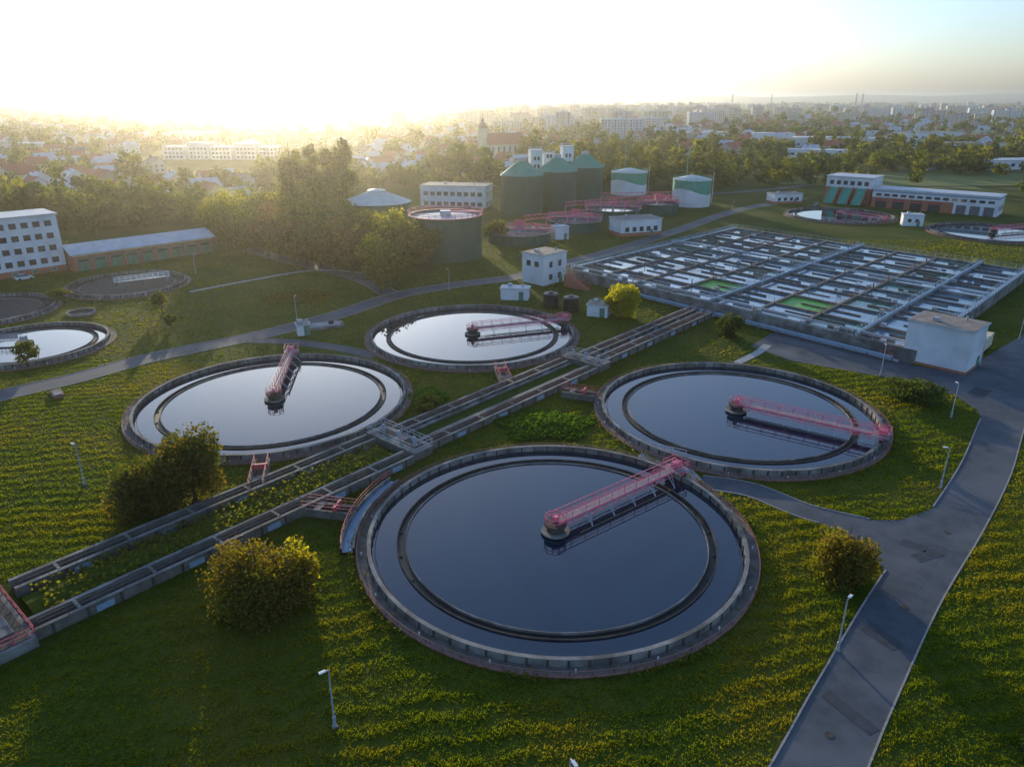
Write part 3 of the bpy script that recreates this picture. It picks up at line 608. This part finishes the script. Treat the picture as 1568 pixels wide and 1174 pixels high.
# weeds growing along the outer kerb of the front tanks
PW=[]
for c_t,nn in ((A,420),(B,260),(C,220)):
    for _ in range(nn):
        a=random.uniform(0,6.283); 
        if math.sin(a*3+1.7*c_t[0])*math.sin(a*7)<-.05: continue
        r=21.9+abs(random.gauss(0,.25)); PW+=[(c_t[0]+r*math.cos(a)+random.gauss(0,.15),c_t[1]+r*math.sin(a)+random.gauss(0,.15),random.uniform(.1,.5)) for _ in range(5)]
np_mesh('edge_weeds',quads(np.array(PW),.22,.2),4,['leaf_light'])
def keep(X,Y):
    k=np.ones(len(X),bool)
    for cx,cy,r in TANKS: k&=((X-cx)**2+(Y-cy)**2>(r+.15)**2)
    def seg(p,q,w):
        d=q-p; L2=d@d; t=np.clip(((X-p[0])*d[0]+(Y-p[1])*d[1])/L2,0,1)
        return ((X-p[0]-t*d[0])**2+(Y-p[1]-t*d[1])**2>w**2)
    for P,w in ROADS:
        for p,q in zip(P[:-1],P[1:]): k&=seg(p,q,w/2+.25)
    for p,q,w in SL: k&=seg(p,q,w/2)
    for P in POLYS:
        ins=np.zeros(len(X),bool); n=len(P)
        for i in range(n):
            x1,y1=P[i];x2,y2=P[(i+1)%n]; c=((y1>Y)!=(y2>Y))&(X<(x2-x1)*(Y-y1)/(y2-y1+1e-12)+x1); ins^=c
        k&=~ins
    s=(X-O[0])*dv[0]+(Y-O[1])*dv[1]; t=(X-O[0])*nv[0]+(Y-O[1])*nv[1]
    for s0,s1,t0,t1 in CH: k&=~((s>s0)&(s<s1)&(t>t0)&(t<t1))
    return k
def grass(name,y0,y1,n,h,w,blades=4):
    Y=rng.uniform(y0,y1,n*2); X=rng.uniform(-1,1,n*2)*.74*(y1*CT+16); k=np.abs(X)<.74*(Y*CT+16)+4; X=X[k][:n];Y=Y[k][:n]
    k=keep(X,Y); X=X[k];Y=Y[k]
    ph=(-.22*X+Y)/2.1+.35*np.sin(X*.13)+.3*np.sin(Y*.21+X*.05)+.12*np.sin(X*.9+Y*.4); row=.5+.5*np.sin(2*np.pi*ph)
    cl=.5+.5*np.sin(X*.9+2*np.sin(Y*.7))*np.sin(Y*1.1+1.5*np.sin(X*.6)); big=.5+.5*np.sin(X*.11+1.7*np.sin(Y*.09))*np.sin(Y*.13+X*.04)
    row=row*(.25+.75*big)
    k=rng.random(len(X))<.3+.5*row+.2*cl; X=X[k];Y=Y[k];row=row[k];cl=cl[k]
    m=len(X); hh=h*(.4+.65*row+.2*cl)*rng.uniform(.5,1.4,m)
    X=np.repeat(X,blades)+rng.normal(0,.1,m*blades); Y=np.repeat(Y,blades)+rng.normal(0,.1,m*blades); hh=np.repeat(hh,blades); a=rng.uniform(0,6.283,m*blades); m*=blades
    ww=w*rng.uniform(.6,1.3,m); dx=np.cos(a)*ww/2; dy=np.sin(a)*ww/2; lx=rng.normal(0,.6,m)*hh; ly=rng.normal(0,.6,m)*hh; z=np.full(m,.0)
    V=np.stack([np.stack([X-dx,Y-dy,z],1),np.stack([X+dx,Y+dy,z],1),np.stack([X+lx,Y+ly,hh],1)],1).reshape(-1,3)
    np_mesh(name,V,3,['grass_blades'])
grass('meadow_grass',26,75,150000,.22,.10); grass('meadow_grass',75,125,120000,.20,.16,3); grass('meadow_grass',125,250,80000,.22,.35,3)
# ---------------------------------------------------------------- town, fields, tree belts
EX=[]
def free(x,y,r):
    for a,b_,c in EX:
        if (x-a)**2+(y-b_)**2<(c+r)**2: return False
    return True
def inst(name,me,x,y,a,s=1):
    o=bpy.data.objects.new(name,me); o.location=(x,y,0); o.rotation_euler=(0,0,a); o.scale=(s,s,s); link(o)
HM=[]
for i in range(10):
    sx=random.uniform(11,18);sy=random.uniform(8.5,11);h=random.uniform(4.5,7); wm=random.choice(['white_render','white_render','cream_render','pastel_render']); rm=random.choice(['roof_red','roof_red','roof_grey','roof_red','roof_pale'])
    b=MB(); b.box(0,0,0,sx,sy,h,wm); b.gable(0,0,sx,sy,h,random.uniform(2.6,4),rm,wm,.5); b.box(sx*.2,1.2,h+1.5,.8,.8,3,'brick')
    for sd,c in (('y-',4),('y+',4),('x+',2),('x-',2)): b.wins(0,0,sx,sy,sd,c,1 if h<5 else 2,1.2,2.7,1.1,1.2)
    o=b.obj('town_house_tmp'); HM.append(o.data); bpy.data.objects.remove(o)
EX+= [(gx(340,620),620,75),(gx(770,640),640,30),(gx(700,328),328,22),(-139,196,22),(-111,218,25)]
EX+= [(gx(335,y_),y_,38) for y_ in (540,470)]+[(gx(770,590),590,18),(gx(700,300),300,14)]
def scatter_h(n,y0,y1,p0,p1,yaw=None):
    for _ in range(n):
        Y=random.uniform(y0**.5,y1**.5)**2; px=random.uniform(p0,p1); x=gx(px,Y)
        if free(x,Y,8): EX.append((x,Y,8)); inst('town_house',random.choice(HM),x,Y,(E1 if yaw is None else yaw)+random.choice([0,math.pi/2])+random.uniform(-.15,.15))
scatter_h(190,315,640,-160,400); scatter_h(90,430,700,540,800); scatter_h(200,640,1200,-150,850); scatter_h(130,640,1400,880,1700); scatter_h(260,1100,2200,-150,1700)
b=MB((gx(345,600),600,0),-.08)
for k in range(5): b.box(-38+k*19,k%2*2,0,17,13,9.5+(k%2)*2.5,'white_render'); b.box(-38+k*19,k%2*2,9.5+(k%2)*2.5,17.4,13.4,.4,'roof_pale'); b.wins(-38+k*19,k%2*2,17,13,'y-',5,3,1.2,3,1.8,1.6)
b.obj('terrace_apartments')
b=MB((gx(772,640),640,0),.4); b.box(0,0,0,32,13,10,'cream_render'); b.gable(0,0,32,13,10,8,'roof_red','cream_render',.6); b.box(-19,0,0,6.5,6.5,22,'cream_render'); b.lathe(-19,0,[(4.4,22),(3.2,25),(1.2,27),(1.4,28.5),(.3,30),(.02,36)],'roof_grey',8); b.wins(0,0,32,13,'y-',6,1,3,3,1.4,4.5); b.obj('church')
AM=[]
for i in range(10):
    sx=[16,24,30,44,36,28,20,50,40,24][i];sy=13;fl=[5,6,7,8,6,5,9,7,5,8][i];h=fl*2.9+1; wm=['cream_render','white_render','pastel_render','cream_render','white_render','cream_render','pastel_render','white_render','cream_render','pastel_render'][i]
    b=MB(); b.box(0,0,0,sx,sy,h,wm); b.box(0,0,h,sx+.6,sy+.6,.6,random.choice(['roof_flat','roof_red','roof_pale'])); b.box(0,0,h+.6,4,5,2.6,wm)
    for sd in ('y-','x+','x-'): b.wins(0,0,sx,sy,sd,int((sx if sd=='y-' else sy)/3.6),fl,1.3,2.9,1.6,1.3,marg=.8)
    for k in range(int(sx/9)): b.box(-sx/2+5+k*9,-sy/2-.6,2,3,1.2,h-3,random.choice(['concrete_pale','cream_render','pastel_render']))
    o=b.obj('tmp'); AM.append(o.data); bpy.data.objects.remove(o)
def apt(px,Y,me=None,a=None):
    x=gx(px,Y)
    if free(x,Y,22): EX.append((x,Y,22)); inst('apartment_block',me or random.choice(AM),x,Y,random.uniform(-.9,.7) if a is None else a)
for px,Y in ((770,1080),(805,1085),(838,1090),(862,1050),(888,1055),(908,1120),(650,1500),(715,1300),(735,1500),(950,930),(985,950)): apt(px,Y,AM[6] if px in(862,888) else AM[3] if Y<1150 and px>760 and px<840 else None)
for _ in range(300): Y=random.uniform(1000,3000); apt(random.gauss(850,160),Y)
for _ in range(210): Y=random.uniform(1200,4200); apt(random.uniform(850,1700),Y)
for _ in range(60): Y=random.uniform(1500,4200); apt(random.uniform(-100,650),Y)
b=MB((gx(642,2600),2600,0)); b.box(0,0,0,24,18,70,'pastel_render'); b.box(0,0,70,10,10,8,'pastel_render'); b.wins(0,0,24,18,'y-',6,20,2,3.3,2.2,1.6); b.obj('tower_block')
for px,Y,L,Wd,h in ((1215,760,60,25,8),(1270,800,70,30,7),(1330,780,50,25,7),(1180,850,45,20,9),(1500,700,60,22,7),(560,520,40,16,6),(70,700,50,20,7),(1420,900,70,30,8),(300,900,60,25,8),(1080,900,50,20,8),(1540,520,50,18,6),(1250,620,45,18,6)):
    x=gx(px,Y); EX.append((x,Y,L*.55)); flatb('warehouse',(x,Y),random.uniform(-.4,.4),L,Wd,h,rm=random.choice(['roof_pale','roof_grey','roof_pale']),wins=(('y-',8,1,2,3,3,2),))
for i in range(5):
    px=[108,1318,1308,1180,1120][i];Y=[3000,2800,2600,3500,3000][i]; b=MB((gx(px,Y),Y,0)); b.lathe(0,0,[(3.2,0),(2,75 if i==0 else 60),(1.8,75 if i==0 else 60),(.01,75 if i==0 else 60)],'pastel_render',12); b.obj('chimney_stack')
b=MB(); FL=[]
for k in range(70):
    Y=random.uniform(400**.5,2600**.5)**2; px=random.choice([random.uniform(940,1700),random.uniform(-200,420),random.uniform(1000,1700)]); x=gx(px,Y); sx=random.uniform(40,110)*(1+Y/1500);sy=random.uniform(20,50)*(1+Y/1200)
    if free(x,Y,sx*.3): b.box(x,Y,.03+.006*k,sx,sy,.01,random.choice(['field_a','field_a','field_b']),random.uniform(-.3,.3)); FL.append((x,Y,sx*.42,sy*.42))
b.obj('farm_fields')
def belt(name,n,y0,y1,quadsN,leaf,rmin,rmax,mats):
    T=[]
    for i in range(8):
        P,idx=crown_pts(quadsN,.08,1.0+.5*(i%3==0),.5+.05*(i%4),9); T.append((quads(P,leaf),idx%2))
    out=[];mo=[];cnt=0;tries=0
    while cnt<n and tries<n*6:
        tries+=1; Y=random.uniform(y0**.5,y1**.5)**2 if y1<1500 else random.uniform(y0**.7,y1**.7)**(1/.7)
        px=random.uniform(-120,1690); x=gx(px,Y)
        if -75<x<240 and Y<390: continue
        if x<-150 and Y<255: continue
        if -150<=x<=-75 and Y<250+.5*(x+150): continue
        if x>=240 and Y<330: continue
        den=.5+.5*math.sin(x*.013+2*math.sin(Y*.006))*math.sin(Y*.017+1.3*math.sin(x*.008))
        if random.random()>den*1.3+.05: continue
        if px<430 and 310<Y<660 and random.random()<.55: continue
        if not free(x,Y,4): continue
        if any(abs(x-a)<c and abs(Y-b_)<d for a,b_,c,d in FL): 
            if random.random()<.93: continue
        r=random.uniform(rmin,rmax)*(1.35 if random.random()<.12 else 1); h=r*random.uniform(.65,1.05)
        V,mi=T[random.randrange(8)]; a=random.uniform(0,6.28); c,s_=math.cos(a),math.sin(a)
        W=np.empty_like(V); W[:,0]=(V[:,0]*c-V[:,1]*s_)*r+x; W[:,1]=(V[:,0]*s_+V[:,1]*c)*r+Y; W[:,2]=V[:,2]*h
        out.append(W); k=random.random(); mo.append(np.where(mi>0,0,1 if k<.4 else 2 if k<.9 else 0)); cnt+=1
    np_mesh(name,np.concatenate(out),4,mats,np.concatenate(mo))
belt('tree_belt',1150,245,700,260,.13,6,13,['leaf_far','leaf_green','leaf_light'])
belt('distant_woodland',1900,700,1800,80,.22,6,12,['leaf_far','leaf_green','leaf_light'])
belt('distant_woodland',1700,1800,6500,36,.36,9,15,['leaf_far','leaf_green','leaf_far'])
# ---------------------------------------------------------------- atmosphere, light, camera
m=bpy.data.materials.new('haze_air'); m.use_nodes=True; nt=m.node_tree; nt.nodes.clear(); o=nt.nodes.new('ShaderNodeOutputMaterial'); v=nt.nodes.new('ShaderNodeVolumeScatter')
v.inputs['Color'].default_value=(1.0,.94,.82,1); v.inputs['Density'].default_value=.00015; v.inputs['Anisotropy'].default_value=.85; nt.links.new(v.outputs[0],o.inputs['Volume']); M['haze_air']=m
b=MB(); b.box(0,5300,-3,16000,11400,88,'haze_air'); b.obj('atmospheric_haze')
AZ=math.radians(-16.4); EL=math.radians(7.5)
w=bpy.data.worlds.new('World'); scene.world=w; w.use_nodes=True; nt=w.node_tree; bg=nt.nodes['Background']
sk=nt.nodes.new('ShaderNodeTexSky'); sk.sky_type='NISHITA'; sk.sun_disc=False; sk.sun_elevation=EL; sk.sun_rotation=AZ; sk.air_density=1.1; sk.dust_density=1.7; sk.ozone_density=2.5
hs=nt.nodes.new('ShaderNodeHueSaturation'); hs.inputs['Saturation'].default_value=.78
tn=nt.nodes.new('ShaderNodeMixRGB'); tn.blend_type='MULTIPLY'; tn.inputs['Fac'].default_value=1; tn.inputs['Color2'].default_value=(1.42,1.78,2.45,1)
nt.links.new(sk.outputs[0],hs.inputs['Color']); nt.links.new(hs.outputs[0],tn.inputs['Color1']); nt.links.new(tn.outputs[0],bg.inputs['Color']); bg.inputs['Strength'].default_value=.15
l=bpy.data.lights.new('sun','SUN'); l.energy=5; l.angle=math.radians(.5); l.color=(1,.86,.58); so=link(bpy.data.objects.new('sun',l))
d=Vector((math.sin(AZ)*math.cos(EL),math.cos(AZ)*math.cos(EL),math.sin(EL))); so.rotation_euler=(-d).to_track_quat('-Z','Y').to_euler()
cam=bpy.data.cameras.new('camera'); cam.sensor_width=36; cam.lens=F/1568*36; cam.clip_end=30000; cam.clip_start=.5
co=link(bpy.data.objects.new('camera',cam)); co.location=(0,0,H); co.rotation_euler=(math.radians(90)-TH,0,0); scene.camera=co
scene.view_settings.view_transform='Standard'; scene.view_settings.look='None'; scene.view_settings.exposure=0
